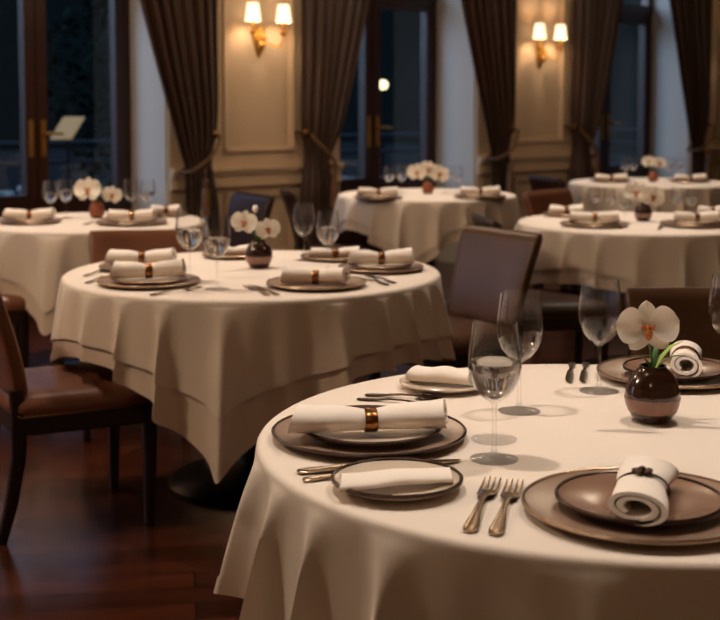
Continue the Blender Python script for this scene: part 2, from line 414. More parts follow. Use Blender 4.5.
# ---------------------------------------------------------------- wall lamps
def lamp(name, typ, loc, energy, col, **k):
    d = bpy.data.lights.new(name, typ); d.energy = energy; d.color = col
    for a, b in k.items(): setattr(d, a, b)
    o = bpy.data.objects.new(name, d); COL.objects.link(o); o.location = loc; return o
WARM = (1, .78, .55); TABLE = (1, .86, .72)
def sconce(c, label, dz):
    r = thing('wall_sconce', label, 'wall lamp', WP(c, 0, 1.76+dz), WROT, 'twin shaded brass wall lamps')
    bp = MB().loft([((0, -.004, -.11), .004, .012), ((0, -.008, -.09), .022, .014), ((0, -.008, -.03), .042, .016), ((0, -.008, .04), .044, .018), ((0, -.008, .08), .026, .014), ((0, -.004, .105), .006, .01)], 16, up=(0, -1, 0))
    bp.ball((0, -.045, .02), .03).ball((0, -.05, -.03), .022).tube([(0, 0, .02), (0, -.045, .02)], .014).lathe([(.001, -.04), (.008, -.03), (.018, -.015), (.026, 0), (.012, .012), (.001, .02)], 14, (0, -.045, -.035))
    for k in range(5): bp.ball((.028*cos(k*1.256), -.052, .02+.028*sin(k*1.256)), .012, 6)
    one('backplate', bp, 'brass', r)
    for s in (-1, 1):
        pts = [(0, -.045, .02), (s*.03, -.07, -.02), (s*.07, -.10, -.045), (s*.115, -.118, -.03), (s*.13, -.12, .015), (s*.13, -.12, .06)]
        a = one('arm', MB().tube(pts, .008, 8).lathe([(.001, -.012), (.012, -.01), (.02, .0), (.03, .012), (.028, .016), (.001, .016)], 16, (s*.13, -.12, .045)).tube([(s*.13, -.12, .06), (s*.13, -.12, .14)], .01), 'brass', r)
        sh = MB().lathe([(.055, .128), (.039, .25), (.037, .25), (.053, .128)], 28, (s*.13, -.12, 0), close=True)
        one('lamp_shade', sh, 'shade', r)
        q = WP(c + s*.13, -.12, 1.76+dz+.19)
        lamp('sconce_bulb', 'POINT', q, 2.5, WARM, shadow_soft_size=.035)
sconce(0, 'twin shaded brass wall lamp on the left panelled pier', 0)
sconce(BAY, 'twin shaded brass wall lamp on the right panelled pier', -.03)
sconce(-BAY, 'twin shaded brass wall lamp on the pier beyond the left edge', 0); sconce(2*BAY, 'twin shaded brass wall lamp on the far right pier', 0)

# ---------------------------------------------------------------- chairs (front = +x)
def rrect(hx, hy, e=7, n=44):
    out = []
    for k in range(n):
        th = 2*pi*(k+.5)/n; c, s = cos(th), sin(th)
        out.append((hx*abs(c)**(2/e)*(1 if c > 0 else -1), hy*abs(s)**(2/e)*(1 if s > 0 else -1)))
    return out
def seat_mb():
    lv = [(.385, .03), (.39, .006), (.405, 0), (.425, .002), (.442, .012), (.454, .035), (.460, .075), (.464, .13), (.466, .19)]
    rows = []
    for z, i in lv:
        rows.append([(x, y*(1-.05*(.5-x/.46)), z) for x, y in rrect(.235-i, .24-i, 7 if i < .05 else 4)])
    return MB().grid(rows, True, True, True)
def seat_frame_mb():
    rows = [[(x, y*(1-.05*(.5-x/.46)), z) for x, y in rrect(h, h+.003, 12)] for z, h in ((.33, .222), (.335, .228), (.385, .228), (.388, .222))]
    return MB().grid(rows, True, True, True)
def nails_mb():
    mb = MB()
    for k in range(24):
        t = -.21 + .42*k/23
        mb.ball((t, -.233*(1-.05*(.5-t/.46)), .393), .0045, 4).ball((t, .233*(1-.05*(.5-t/.46)), .393), .0045, 4).ball((.236, t, .393), .0045, 4)
    return mb.tube([(-.21, -.238, .393), (.232, -.234, .393), (.237, -.22, .393), (.237, .22, .393), (.232, .234, .393), (-.21, .238, .393)], .0025, 6)
def back_mb():
    rows = []
    for i in range(23):
        t = i/22; z = .44 + .385*t
        edge = min(t, 1-t)*.385
        rr = .028; k = 1 if edge > rr else sqrt(max(0, 1-(1-edge/rr)**2))*.85+.15
        xc = -.205 - .02*t - .085*t**1.5
        hw = (.205 + .03*t)*(1 - (0 if edge > .05 else .035*(1-edge/.05)**2)); ht = .031*k
        rows.append([(xc + x + .5*(y*y)*.5, y, z) for x, y in [(a, b) for a, b in rrect(ht, hw, 5)]])
    return MB().grid(rows, True, True, True)
def legF(s):
    return lambda: MB().loft([((.2, s*.2, .0), .014, .014), ((.203, s*.203, .2), .019, .019), ((.203, s*.203, .34), .022, .022)], 16, 6, up=(1, 0, 0))
def legR(s):
    return lambda: MB().loft([((-.265, s*.19, 0), .015, .015), ((-.232, s*.19, .12), .018, .019), ((-.208, s*.19, .26), .02, .022), ((-.204, s*.19, .38), .02, .024), ((-.212, s*.19, .47), .018, .02)], 16, 6, up=(1, 0, 0))
def chair(x, y, deg, label, lm='leather', group='brown leather dining chairs', s=1):
    r = thing('dining_chair', label, 'chair', (x, y, 0), R(deg), group, s)
    part('seat', 'seat', seat_mb, lm, r); part('seat_frame', 'sf', seat_frame_mb, 'wood', r); part('nailhead_trim', 'nails', nails_mb, 'nail', r)
    part('backrest', 'back', back_mb, lm, r, smooth=60)
    for q in (-1, 1):
        part('leg', 'lf%d' % q, legF(q), 'wood', r); part('leg', 'lr%d' % q, legR(q), 'wood', r)
    return r
chair(-.945, 4.12, 27, 'brown leather dining chair at the left edge, its seat under the near tablecloth hem')
chair(-.91, 5.22, -84, 'brown leather dining chair facing us between the middle table and the left table', s=.96)
chair(.34, 5.06, 215, 'brown leather dining chair turned toward the middle table, right of its cloth', 'midleather')
chair(.86, 5.84, 6, 'dark brown chair tucked under the right table, back to back with another chair', 'darkleather')
chair(-1.80, 5.98, 18, 'brown leather chair at the far left, tucked at the left rear table')
chair(-.15, 7.72, 8, 'dark brown chair tucked under the left side of the table below the middle window', 'darkleather')
chair(-.85, 7.1, 212, 'dark chair behind the orchids of the middle table', 'darkleather')
chair(1.31, 7.32, 318, 'brown leather chair standing behind the left side of the right table')
chair(1.55, 8.95, 20, 'dark chair by the wall below the right wall lamp', 'darkleather')
chair(.96, 3.27, 267, 'broad brown leather chair facing us across the nearest table, behind the orchid', 'midleather')
chair(2.82, 9.75, 215, 'dark chair at the right end of the farthest table', 'darkleather')

# ---------------------------------------------------------------- tables and cloths
def interp(ctrl, deg):
    c = sorted(ctrl); n = len(c)
    for i in range(n):
        a, d = c[i]; b, e = c[(i+1) % n]; b2 = b if i < n-1 else b+360
        x = deg if deg >= a else deg+360
        if a <= x <= b2:
            t = (x-a)/(b2-a)
            return e + (d-e)*(1-t)**1.9 if d > e else d + (e-d)*t**1.9
    return c[0][1]
def cloth_mb(Rr, ctrl, N, seed, gap=0.0, flare=.19, lo=None, hi=None, hem=False):
    rnd = random.Random(seed); a1, a2, a3, a4 = [rnd.uniform(0, 6.28) for _ in range(4)]
    nphi = 336; rows = []
    def fold(p):
        q = p + .10*sin(3*p+a1) + .07*sin(5*p+a2)
        f = (.5+.5*cos(N*q+a3))
        return (f**1.6)*(.72+.28*sin(2*p+a4)) + .12*(.5+.5*cos((2*N+1)*p+a2))
    def fsin(p): return sin(N*(p + .10*sin(3*p+a1) + .07*sin(5*p+a2))+a3)
    phis = [2*pi*k/nphi for k in range(nphi)]
    dr = [interp(ctrl, math.degrees(p)) for p in phis]
    dr = [(dr[k-2]+2*dr[k-1]+3*dr[k]+2*dr[(k+1) % nphi]+dr[(k+2) % nphi])/9 for k in range(nphi)]
    fd = [fold(p) for p in phis]; fs = [fsin(p) for p in phis]; rc = .012 + gap
    def pt(k, d):
        f = fd[k]; p = phis[k] - (.62/N)*fs[k]*min(1, d/.10)
        rad = Rr + gap + .03*d + flare*f*max(d, 0)**.72
        z = -rc - d
        return (rad*cos(p), rad*sin(p), z)
    if hem:
        for s in (0, .5, 1):
            rows.append([(lambda q, p: (q[0]+.0025*cos(p), q[1]+.0025*sin(p), q[2]))(pt(k, dr[k]-rc-.028+.028*s), phis[k]) for k in range(nphi)])
        return MB().grid(rows, True)
    for r in (.002, .35, .7, .9, .97): rows.append([(Rr*r*cos(p), Rr*r*sin(p), 0) for p in phis])
    for i in range(5):
        a = pi/2*i/4
        rows.append([((Rr+gap-rc+rc*sin(a))*cos(p), (Rr+gap-rc+rc*sin(a))*sin(p), -rc+rc*cos(a)) for p in phis])
    K = 30
    for i in range(1, K+1):
        t = (i/K)**1.15
        rows.append([pt(k, (dr[k]-rc)*t) for k in range(nphi)])
    return MB().grid(rows, True)
ZT = .75
TABLES = {}
def table(key, x, y, Rr, where, top, under=None, N=17, seed=1, ua=None):
    t = thing('pedestal_table', 'round pedestal table under white cloth, ' + where, 'table', (x, y, 0), 0, 'round pedestal tables')
    part('tabletop', 'tt%.3f' % Rr, lambda: MB().lathe([(.001, .715), (Rr-.015, .715), (Rr-.004, .722), (Rr-.004, .738), (Rr-.012, .7445), (.001, .7445)], 64), 'wood', t)
    part('column', 'col', lambda: MB().lathe([(.05, .05), (.045, .2), (.055, .4), (.05, .6), (.09, .715)], 24), 'black', t)
    part('base', 'base', lambda: MB().lathe([(.001, 0), (.30, 0), (.305, .012), (.28, .028), (.12, .045), (.055, .07), (.001, .07)], 40), 'black', t)
    if under:
        o = one('tablecloth', cloth_mb(Rr-.004, under, N, seed, .001), 'under', None, (x, y, ZT-.003), smooth=80)
        tag(o, 'longer white under-cloth hanging below the square cloth, ' + where, 'tablecloth', 'under-cloths')
        o.modifiers.new('thick', 'SOLIDIFY').thickness = .0012
        one('hem', cloth_mb(Rr-.004, under, N, seed, .001, hem=True), 'under', o, smooth=80)
    o = one('tablecloth', cloth_mb(Rr, top, N, seed, .004 if under else 0), 'cloth', None, (x, y, ZT), smooth=80)
    tag(o, ('white square cloth spread over the longer cloth, ' if under else 'white linen cloth hanging in deep folds, ') + where, 'tablecloth', 'top cloths')
    one('hem', cloth_mb(Rr, top, N, seed, .004 if under else 0, hem=True), 'cloth', o, smooth=80)
    TABLES[key] = (x, y, Rr)
table('A', .455, 2.265, .64, 'nearest table', [(0, .3), (45, .5), (90, .3), (135, .5), (172, .24), (192, .235), (206, .29), (222, .56), (245, .5), (270, .45), (315, .55)], N=19, seed=4)
table('B', -.375, 4.48, .655, 'middle table', [(3, .24), (45, .15), (90, .25), (135, .15), (183, .25), (222, .17), (266, .345), (318, .175)],
      [(3, .33), (45, .2), (90, .35), (135, .2), (183, .33), (224, .22), (266, .535), (316, .235)], N=22, seed=3)
sq = lambda c, m, o=0: [((o+90*k) % 360, c) for k in range(4)] + [((o+45+90*k) % 360, m) for k in range(4)]
table('C', -1.32, 6.36, .55, 'table at the left before the left window', sq(.36, .17, 262), sq(.46, .26, 262), N=19, seed=8)
table('D', .427, 8.2, .565, 'table below the middle window', sq(.38, .13, 258), sq(.44, .19, 258), N=19, seed=5)
table('E', 1.386, 6.32, .60, 'right table below the right wall lamp', sq(.32, .17, 275), sq(.34, .24, 275), N=19, seed=6)
table('F', 2.12, 9.4, .58, 'farthest table at the right rear', sq(.36, .18, 270), sq(.46, .26, 270), N=18, seed=9)

# ---------------------------------------------------------------- tableware
def dish_mb(r, h, well):
    return lambda: MB().lathe([(.001, .003), (r*well*.9, .003), (r*well*.92, 0), (r*well, 0), (r*(well+.06), .004), (r*.9, h*.55), (r, h), (r*.995, h+.0025), (r*.9, h*.55+.004), (r*(well+.03), .0085), (r*well*.9, .006), (.001, .006)], 72)
def rim_mb(r, h, w=.004):
    return lambda: MB().lathe([(r-w, h-.0002), (r-w, h+.0028), (r-.001, h+.0042), (r+.0016, h+.0018), (r+.001, h-.0016)], 72, close=True)
def dish(name, x, y, z, r, h, body, rim, label, cat, group, well=.62):
    t = thing(name, label, cat, (x, y, z), 0, group)
    part('dish', ('d', r, h, well), dish_mb(r, h, well), body, t, smooth=50)
    part('rim', ('r', r, h), rim_mb(r, h), rim, t)
    return t
def roll_mb(L, rx, rz, cinch=.72, turns=2.2, fl=.24, taper=0, th=.0022, cw=.3):
    def fn():
        nS = 44; prof = []
        for k in range(nS+1):
            t = k/nS; a = -pi/2*.6 + 2*pi*turns*t; q = .5 + .5*t
            prof.append((q*cos(a), q*sin(a)))
        rows = []
        for i in range(33):
            s = -1 + 2*i/32
            k = 1-(1-cinch)*exp(-(s/cw)**2); k *= 1 + fl*(abs(s)**2.2)*.6*(1.15 if s > 0 else .85)
            k *= 1 - taper*(s+1)/2
            ez = 1 - .18*(1-exp(-(s/.35)**2))
            lo = []
            out_ = [(rx*k*a, rz*k*ez*b) for a, b in prof]
            inn = []
            for m_, (a, b) in enumerate(prof):
                l = sqrt(a*a+b*b); q2 = l - .2*min(1, (1-m_/nS)/.13+.06); inn.append((rx*k*a*q2/l, rz*k*ez*b*q2/l))
            loop = out_ + inn[::-1]
            zm = rz*k*ez
            skew = .004*sin(s*9)
            ek = abs(s)**6; lean = .004*sin(2.3*s+.6)
            rows.append([(s*L/2 + ek*(.22*a + (.30 if s < 0 else -.18)*b), a + lean, b + zm) for a, b in loop])
        mb = MB().grid(rows, True); n2 = 2*(nS+1)
        for base in (0, 32*n2):
            for k in range(nS): mb.f.append((base+k, base+k+1, base+n2-2-k, base+n2-1-k))
        return mb
    return fn
def band_mb(a, b, w, t=.0016, zc=0):
    def fn():
        rows = []
        for x, e in ((-w, 0), (-w*.8, t), (w*.8, t), (w, 0), (w*.8, -t*.3), (-w*.8, -t*.3), (-w, 0)):
            rows.append([(x, (a+e)*cos(2*pi*k/36), zc+(b+e)*sin(2*pi*k/36)) for k in range(36)])
        return MB().grid(rows, True)
    return fn
def knot_mb(zc):
    def fn():
        mb = MB()
        for k in range(5):
            an = k*2*pi/5+.3; mb.ball((.009*cos(an), .010*sin(an), zc), .0062, 7, .7)
        return mb.ball((0, 0, zc+.003), .005, 7)
    return fn
def napkin(x, y, z, deg, label, L=.25, rx=.036, rz=.026, kind='band', group='rolled napkins', tilt=0, cinch=.68):
    t = thing('rolled_napkin', label, 'napkin', (x, y, z), 0, group, rot=(0, tilt, R(deg)))
    part('roll', ('roll', L, rx, rz, kind, cinch), roll_mb(L, rx, rz, cinch, 1.9), 'napkin', t, smooth=60)
    zc = rz*cinch*.935; ra = rx*cinch*.885; yo = -.065*rx*cinch
    if kind == 'band':
        part('napkin_ring', ('band', rx, rz), band_mb(ra+.0018, zc+.0016, .011, zc=zc), 'bronze', t, (0, yo, 0))
    elif kind == 'knot':
        rg = part('napkin_ring', ('kb', rx, rz), band_mb(ra+.002, zc+.0016, .003, zc=zc), 'rim', t, (0, yo, 0))
        part('ornament', ('kn', rz), knot_mb(zc*2+.004), 'rim', rg)
    return t
def flat_napkin(x, y, z, deg, label, L=.19, rx=.034, rz=.013, taper=.3):
    o = part('folded_napkin', ('fn', L, rx, rz, taper), roll_mb(L, rx, rz, .96, 1.9, .05, taper, .0035), 'napkin', None, (x, y, z), (0, 0, R(deg)), smooth=60)
    return tag(o, label, 'napkin', 'folded napkins on side plates')

def bowl_mb():
    outer = [(.0046, .0945), (.009, .0985), (.022, .107), (.034, .121), (.0422, .140), (.0452, .158), (.0445, .175), (.0415, .2), (.038, .226), (.0372, .232)]
    inner = [(.0362, .232), (.037, .226), (.0404, .2), (.0433, .175), (.044, .158), (.041, .140), (.0328, .1225), (.021, .1095), (.008, .1025), (.001, .1015)]
    return MB().lathe(outer + inner, 48)
def stem_mb():
    return MB().lathe([(.001, 0), (.0405, .0), (.041, .0012), (.036, .0028), (.018, .006), (.0075, .010), (.0045, .018), (.0038, .035), (.0038, .075), (.0045, .0942), (.001, .0944)], 40)
def water_mb(zl):
    def fn():
        inner = [(.001, .1020), (.008, .1030), (.0207, .110), (.0325, .123), (.0406, .140), (.0436, .158), (.0428, .175)]
        pr = []
        for (r0, z0), (r1, z1) in zip(inner, inner[1:]):
            pr.append((r0, z0))
            if z0 <= zl <= z1:
                pr.append((r0+(r1-r0)*(zl-z0)/(z1-z0), zl)); break
        return MB().lathe(pr+[(.001, zl)], 48)
    return fn
def glass(x, y, label, water=None, s=1, z=ZT):
    t = thing('wine_glass', label, 'wine glass', (x, y, z), 0, 'stemmed glasses', s)
    part('bowl', 'wgb', bowl_mb, 'glass', t, smooth=60); part('stem', 'wgs', stem_mb, 'solidglass', t, smooth=60)
    if water: part('water', ('wt', water), water_mb(water), 'water', t, smooth=30)
    return t

# flatware lies along +x, handle end at x=0
def handle_mb(L, big=1):
    return lambda: MB().loft([((.0, 0, .004), .004*big, .0016), ((.004, 0, .004), .0085*big, .0022), ((.018, 0, .0042), .0095*big, .0026), ((.05, 0, .0055), .0065*big, .0026), ((.085, 0, .009), .004*big, .0024), ((L, 0, .0085), .0035*big, .002)], 12, 3)
def fork_head():
    mb = MB().loft([((.118, 0, .0085), .0033, .0018), ((.13, 0, .008), .006, .0016), ((.14, 0, .006), .0118, .0014), ((.158, 0, .004), .0126, .0012), ((.163, 0, .0038), .0126, .0012)], 12, 3)
    for k in range(4):
        yy = -.0105+.007*k
        mb.loft([((.160, yy, .0038), .0021, .0012), ((.19, yy, .0045), .0019, .0011), ((.208, yy, .0075), .0012, .0008), ((.213, yy, .0085), .0005, .0004)], 8, 2.5)
    return mb
def spoon_head():
    rows = []
    for i in range(13):
        t = i/12; x = .118+.07*t
        w = .0025 + .0195*sin(pi*min(1, t*1.02)**.75)*(1 if t < .99 else .2)
        rows.append([(x, w*sin(a), .0085 - .004*sin(pi*t)*cos(a*.98) - .0035*t) for a in [-pi/2+pi*j/8 for j in range(9)]])
    top = [[(p[0], p[1]*.94, p[2]+.0012) for p in r][::-1] for r in rows]
    return MB().grid([a+b for a, b in zip(rows, top)], True, True, True)
def knife_head():
    return MB().loft([((.095, 0, .007), .004, .0022), ((.11, 0, .006), .0075, .0014), ((.15, 0, .005), .0098, .0009), ((.2, 0, .004), .0098, .0007), ((.222, .002, .0035), .007, .0006), ((.232, .005, .0032), .0015, .0005)], 10, 3)
HEAD = {'fork': fork_head, 'spoon': spoon_head, 'knife': knife_head}
def flatware(kind, p, q, label, m='steel', s=1.0, z=ZT):
    """handle end at pixel p, pointing toward pixel q"""
    a = at(*p, z); b = at(*q, z)
    t = thing('dinner_'+kind if kind != 'spoon' else 'soup_spoon', label, kind, (a[0], a[1], z-.0005), atan2(b[1]-a[1], b[0]-a[0]), 'table flatware', s)
    part('handle', ('h', kind), handle_mb(.1 if kind == 'knife' else .12), m, t)
    part('blade' if kind == 'knife' else 'bowl' if kind == 'spoon' else 'tines', kind, HEAD[kind], m, t)
    return t

def vase(x, y, label, s=1, m='vase', band=True):
    t = thing('bud_vase', label, 'vase', (x, y, ZT), 0, 'round bud vases', s)
    pr = [(.001, 0), (.026, 0), (.034, .004), (.046, .022), (.0515, .045), (.0505, .06), (.044, .08), (.033, .095), (.0255, .101), (.0255, .106), (.0225, .106), (.0215, .1), (.029, .092), (.040, .078), (.046, .06), (.046, .04), (.03, .012), (.001, .008)]
    part('vase_body', 'vb', lambda: MB().lathe(pr, 48), m, t, smooth=60)
    if band: part('glaze_band', 'vband', lambda: MB().lathe([(.0447, .020), (.0455, .0205), (.0492, .031), (.0522, .045), (.0520, .0475), (.051, .0475)], 48), 'band', t, smooth=60)
    return t
def petal_mb(L, W, cup, tip=.5):
    def fn():
        rows = []
        for i in range(11):
            t = i/10
            w = W*(sin(pi*(t**tip))**.62 if 0 < t < 1 else 0)*.5 + (.0012 if t < .5 else .0006)
            rows.append([(L*t, w*s, cup*(t*t)*.5*L + .18*w*(s*s) - .0012*math.cos(s*14)*t) for s in [-1+2*j/8 for j in range(9)]])
        b = [[(p[0], p[1], p[2]-.0008) for p in r][::-1] for r in rows]
        return MB().grid([a+c for a, c in zip(rows, b)], True, True, True)
    return fn
def lip_mb():
    mb = MB()
    mb.ball((0, 0, .006), .006, 8).loft([((0, 0, .006), .004, .003), ((0, -.008, .014), .008, .003), ((0, -.017, .013), .005, .002), ((0, -.021, .010), .001, .001)], 10)
    for s in (-1, 1): mb.loft([((0, 0, .006), .003, .002), ((s*.008, .001, .012), .005, .002), ((s*.011, .005, .016), .001, .001)], 8)
    return mb
from mathutils import Euler, Vector
def flower(parent, c, face, s=1, roll=0):
    """c: centre; face: (azimuth, elevation) the bloom looks to. Local +z = face direction, +y = up."""
    az, el = face
    o = part('flower', 'lip', lip_mb, 'lip', parent, c, (pi/2-el, roll, az+pi/2), s, smooth=60)
    for a, key, L, W in ((90, 'sep', .047, .032), (228, 'sep', .049, .035), (312, 'sep', .049, .035), (168, 'pet', .054, .062), (12, 'pet', .054, .062)):
        part('petal', key, petal_mb(L, W, .12 if key == 'sep' else .2, .95 if key == 'sep' else 1.25), 'petal', o, (0, 0, .001 if key == 'sep' else .003), (0, 0, R(a)), smooth=70)
    return o
def leaf_mb(L, W):
    return lambda: MB().loft([((0, 0, 0), .002, .001), ((L*.3, 0, L*.16), W*.5, .0012), ((L*.65, 0, L*.22), W*.45, .001), ((L, 0, L*.12), .001, .0006)], 10)
def orchid(x, y, label, blooms, leaves, s=1, buds=()):
    t = thing('white_orchid', label, 'flower', (x, y, ZT+.1*s), 0, 'orchids in bud vases', s)
    for i, (c, face, fs, roll) in enumerate(blooms):
        d = (c[0]-.012*cos(face[0]), c[1]-.012*sin(face[0]), c[2]-.003)
        one('stem', MB().tube([(0, 0, -.06), (c[0]*.12, c[1]*.12, .01), (d[0]*.55, d[1]*.55+.004, d[2]*.62), d, (c[0], c[1], c[2])], [.0024, .0024, .002, .0018, .0018], 8), 'green', t)
        flower(t, c, face, fs, roll)
    for an, L, W, el, m in leaves:
        part('leaf', ('leaf', L, W), leaf_mb(L, W), m, t, (0.006*cos(R(an)), .006*sin(R(an)), .0), (0, R(-el), R(an)))
    for c in buds:
        b = one('stem', MB().tube([(0, 0, -.05), (c[0]*.4, c[1]*.4, c[2]*.7), c], .0018, 8), 'green', t)
        one('bud', MB().ball((c[0], c[1], c[2]), .011, 8, 1.3), 'petal', b)
    return t

# ---- nearest table -----------------------------------------------------------
Z = ZT + .0006
def P(x, y): return at(x, y, ZT)[:2]
G1 = 'charger plates'; G2 = 'dinner plates'; G3 = 'side plates'
x, y = P(641, 513)
dish('charger_plate', x, y, Z, .172, .014, 'charger', 'goldrim', 'broad taupe charger plate at the right front of the nearest table', 'plate', G1, .72)
dish('dinner_plate', x-.002, y+.004, Z+.0085, .121, .014, 'plate', 'rim', 'mocha plate holding the upright napkin with a flower knot, on the right front charger', 'plate', G2)
napkin(x-.004, y-.012, Z+.0185, 71, 'white rolled napkin with a dark flower knot ring, pointing toward us', .195, .044, .025, 'knot', cinch=.92)
x, y = P(369, 438)
dish('charger_plate', x, y, Z, .172, .014, 'charger', 'rim', 'taupe charger plate with dark rim at the left of the nearest table', 'plate', G1, .72)
dish('dinner_plate', x+.004, y-.004, Z+.0085, .124, .014, 'pale', 'rim', 'plate under the long bow shaped napkin on the left charger of the nearest table', 'plate', G2)
napkin(x+.002, y-.034, Z+.0235, 6, 'long white napkin cinched by a bronze ring on the left charger of the nearest table', .268, .041, .028, cinch=.68)
x, y = P(397, 489)
dish('side_plate', x, y, Z, .101, .017, 'pale', 'rim', 'small side plate left of the two forks, under a folded napkin', 'plate', G3, .6)
flat_napkin(x-.002, y-.010, Z+.0115, 13, 'long folded white napkin on the side plate beside the two forks', .178, .040, .0115, .15)
x, y = P(444, 388)
dish('side_plate', x, y, Z, .092, .013, 'pale', 'pale', 'cream side plate at the back left edge of the nearest table', 'plate', G3, .6)
napkin(x+.002, y+.0, Z+.010, -24, 'plump white rolled napkin on the back left side plate of the nearest table', .135, .030, .019, 'none', cinch=1.0)
x, y = P(673, 378)
dish('charger_plate', x, y, Z, .162, .014, 'charger', 'goldrim', 'taupe charger plate behind the orchid vase on the nearest table', 'plate', G1, .72)
dish('dinner_plate', x+.006, y+.002, Z+.0085, .112, .013, 'plate', 'rim', 'mocha plate behind the orchid vase on the nearest table', 'plate', G2)
napkin(x+.024, y, Z+.0155, 74, 'white rolled napkin standing out behind the orchid vase', .15, .034, .030, 'band', cinch=.9)
x, y = P(494, 459)
glass(x, y, 'nearest wine glass, half filled with water, behind the two forks', .166)
x, y = P(519, 411)
glass(x, y, 'empty wine glass right behind the nearest water glass')
x, y = P(599, 391)
glass(x, y, 'empty wine glass left of the orchid vase on the nearest table')
x, y = P(728, 384)
glass(x, y, 'wine glass cut by the right edge beside the nearest table orchid')
x, y = P(494, 440)
o = part('glass_coaster', 'coast', lambda: MB().lathe([(.001, 0), (.040, 0), (.041, .0018), (.036, .004), (.02, .006), (.008, .0075), (.001, .0075)], 40), 'solidglass', None, (x, y, Z))
tag(o, 'small clear glass disc lying behind the nearest water glass', 'coaster')
flatware('fork', (469, 534), (495, 478), 'left one of the two dinner forks nearest to us', s=1.17)
flatware('fork', (495, 537), (519, 475), 'right one of the two dinner forks, next to the broad charger', s=1.17)
flatware('knife', (297, 474), (468, 462), 'long knife lying along the front of the left charger', s=1.2)
flatware('knife', (303, 482), (462, 463), 'second knife partly under the side plate edge by the left charger', s=1.0, z=ZT)
flatware('fork', (357, 400), (440, 406), 'dark fork behind the left charger of the nearest table', 'darksteel', .8)
flatware('spoon', (365, 396), (442, 400), 'dark spoon behind the left charger of the nearest table', 'darksteel', .85)
flatware('knife', (572, 364), (566, 400), 'dark knife left of the empty glass at the far rim of the nearest table', 'darksteel', .9)
flatware('knife', (586, 364), (580, 400), 'dark knife closest to the empty glass at the far rim of the nearest table', 'darksteel', .9)
x, y = P(652, 421)
vase(x, y, 'round dark brown vase with a rose band on the nearest table')
orchid(x, y, 'large white orchid with orange lip in the nearest vase',
       [((-.018, -.03, .082), (R(-98), R(4)), 1.08, R(-4))],
       [(20, .075, .013, 32, 'palegreen'), (-15, .06, .012, 20, 'green'), (200, .035, .012, 40, 'green'), (60, .06, .012, 50, 'green')], 1, buds=())

# ---- middle table ------------------------------------------------------------
def setting(x, y, r, deg, where, L=.23, rr=(.033, .030), plate=True, ringkind='band', body='charger'):
    px, py = P(x, y)
    dish('charger_plate', px, py, Z, r, .012, body, 'goldrim', 'taupe charger plate ' + where, 'plate', G1, .72)
    zz = Z+.0085
    if plate:
        dish('dinner_plate', px, py, Z+.0075, r*.72, .012, 'pale', 'goldrim', 'smaller plate on the charger ' + where, 'plate', G2); zz = Z+.021
    napkin(px, py, zz, deg, 'white rolled napkin with ring ' + where, L, rr[0], rr[1], ringkind, cinch=.68)
M_ = 'of the middle table'
setting(149, 284, .165, 12, 'at the left front '+M_, .23, (.036, .034))
setting(142, 269, .15, 4, 'at the far left '+M_, .23)
setting(316, 286, .16, -8, 'at the right front '+M_, .2, (.034, .031), False)
setting(381, 270, .15, 8, 'at the right end '+M_, .23, (.034, .032))
setting(335, 259, .13, 10, 'at the rear right '+M_, .19, (.026, .022), False)
setting(234, 257, .12, 20, 'behind the left orchid bloom '+M_, .14, (.028, .022), False, 'none')
for px_, py_, lb, w, s in ((190, 281, 'water glass at the left front '+M_, .166, 1.05), (217, 289, 'water glass nearest to us '+M_+', right of its twin', .163, 1.0),
                           (304, 260, 'empty wine glass right of the orchids '+M_, None, .92), (328, 271, 'water glass right of the orchids '+M_, .168, .92)):
    x, y = P(px_, py_); glass(x, y, lb, w, s)
x, y = P(259, 268)
vase(x, y, 'round dark brown vase with a rose band on the middle table', .95)
orchid(x, y, 'white orchid spray with two blooms on the middle table',
       [((-.05, -.03, .075), (R(-100), R(5)), 1.0, R(8)), ((.035, -.03, .05), (R(-75), R(0)), .92, R(-8))], [(-90, .04, .02, 50, 'green'), (160, .05, .016, 45, 'green'), (30, .05, .016, 40, 'green')], .95, buds=((-.012, -.01, .125),))
flatware('knife', (278, 296), (250, 285), 'knife lying before the vase '+M_)
flatware('fork', (268, 296), (246, 287), 'fork lying before the vase '+M_)
flatware('fork', (150, 296), (205, 288), 'fork below the left front plate '+M_)
flatware('spoon', (86, 284), (118, 275), 'spoon left of the left front plate '+M_)
flatware('spoon', (84, 277), (112, 270), 'small spoon at the left rim '+M_)
flatware('fork', (395, 284), (358, 274), 'fork at the right front rim '+M_, 'darksteel')
flatware('knife', (388, 286), (352, 277), 'knife at the right front rim '+M_, 'darksteel')

# ---- tables further back -----------------------------------------------------
C_ = 'of the table before the left window'
setting(30, 223, .15, 3, 'at the left '+C_, .23); setting(132, 224, .17, 5, 'at the right front '+C_, .22)
setting(166, 216, .11, 8, 'at the right rear '+C_, .15, plate=False); 
for px_, py_, lb, w in ((51, 220, 'left rear glass with water '+C_, .16), (66, 218, 'second glass with water '+C_, .165), (131, 217, 'empty glass right of the flowers '+C_, None), (148, 218, 'rightmost water glass '+C_, .16)):
    x, y = P(px_, py_); glass(x, y, lb, w, .85)
x, y = P(97, 218)
vase(x, y, 'small terracotta vase '+C_, .8, 'terra', False)
orchid(x, y, 'white flower spray with green leaves '+C_, [((-.035, -.03, .045), (R(-100), R(10)), 1.4, 0), ((.08, -.02, .02), (R(-70), R(0)), 1.0, .2)],
       [(-100, .06, .03, 55, 'green'), (-60, .10, .04, 45, 'green'), (-20, .09, .035, 55, 'green')], 1.0)
flatware('fork', (84, 225), (100, 222), 'fork before the terracotta vase '+C_)
D_ = 'of the table below the middle window'
setting(378, 199, .15, 4, 'at the left '+D_, .24); setting(480, 198, .16, 6, 'at the right '+D_, .25)
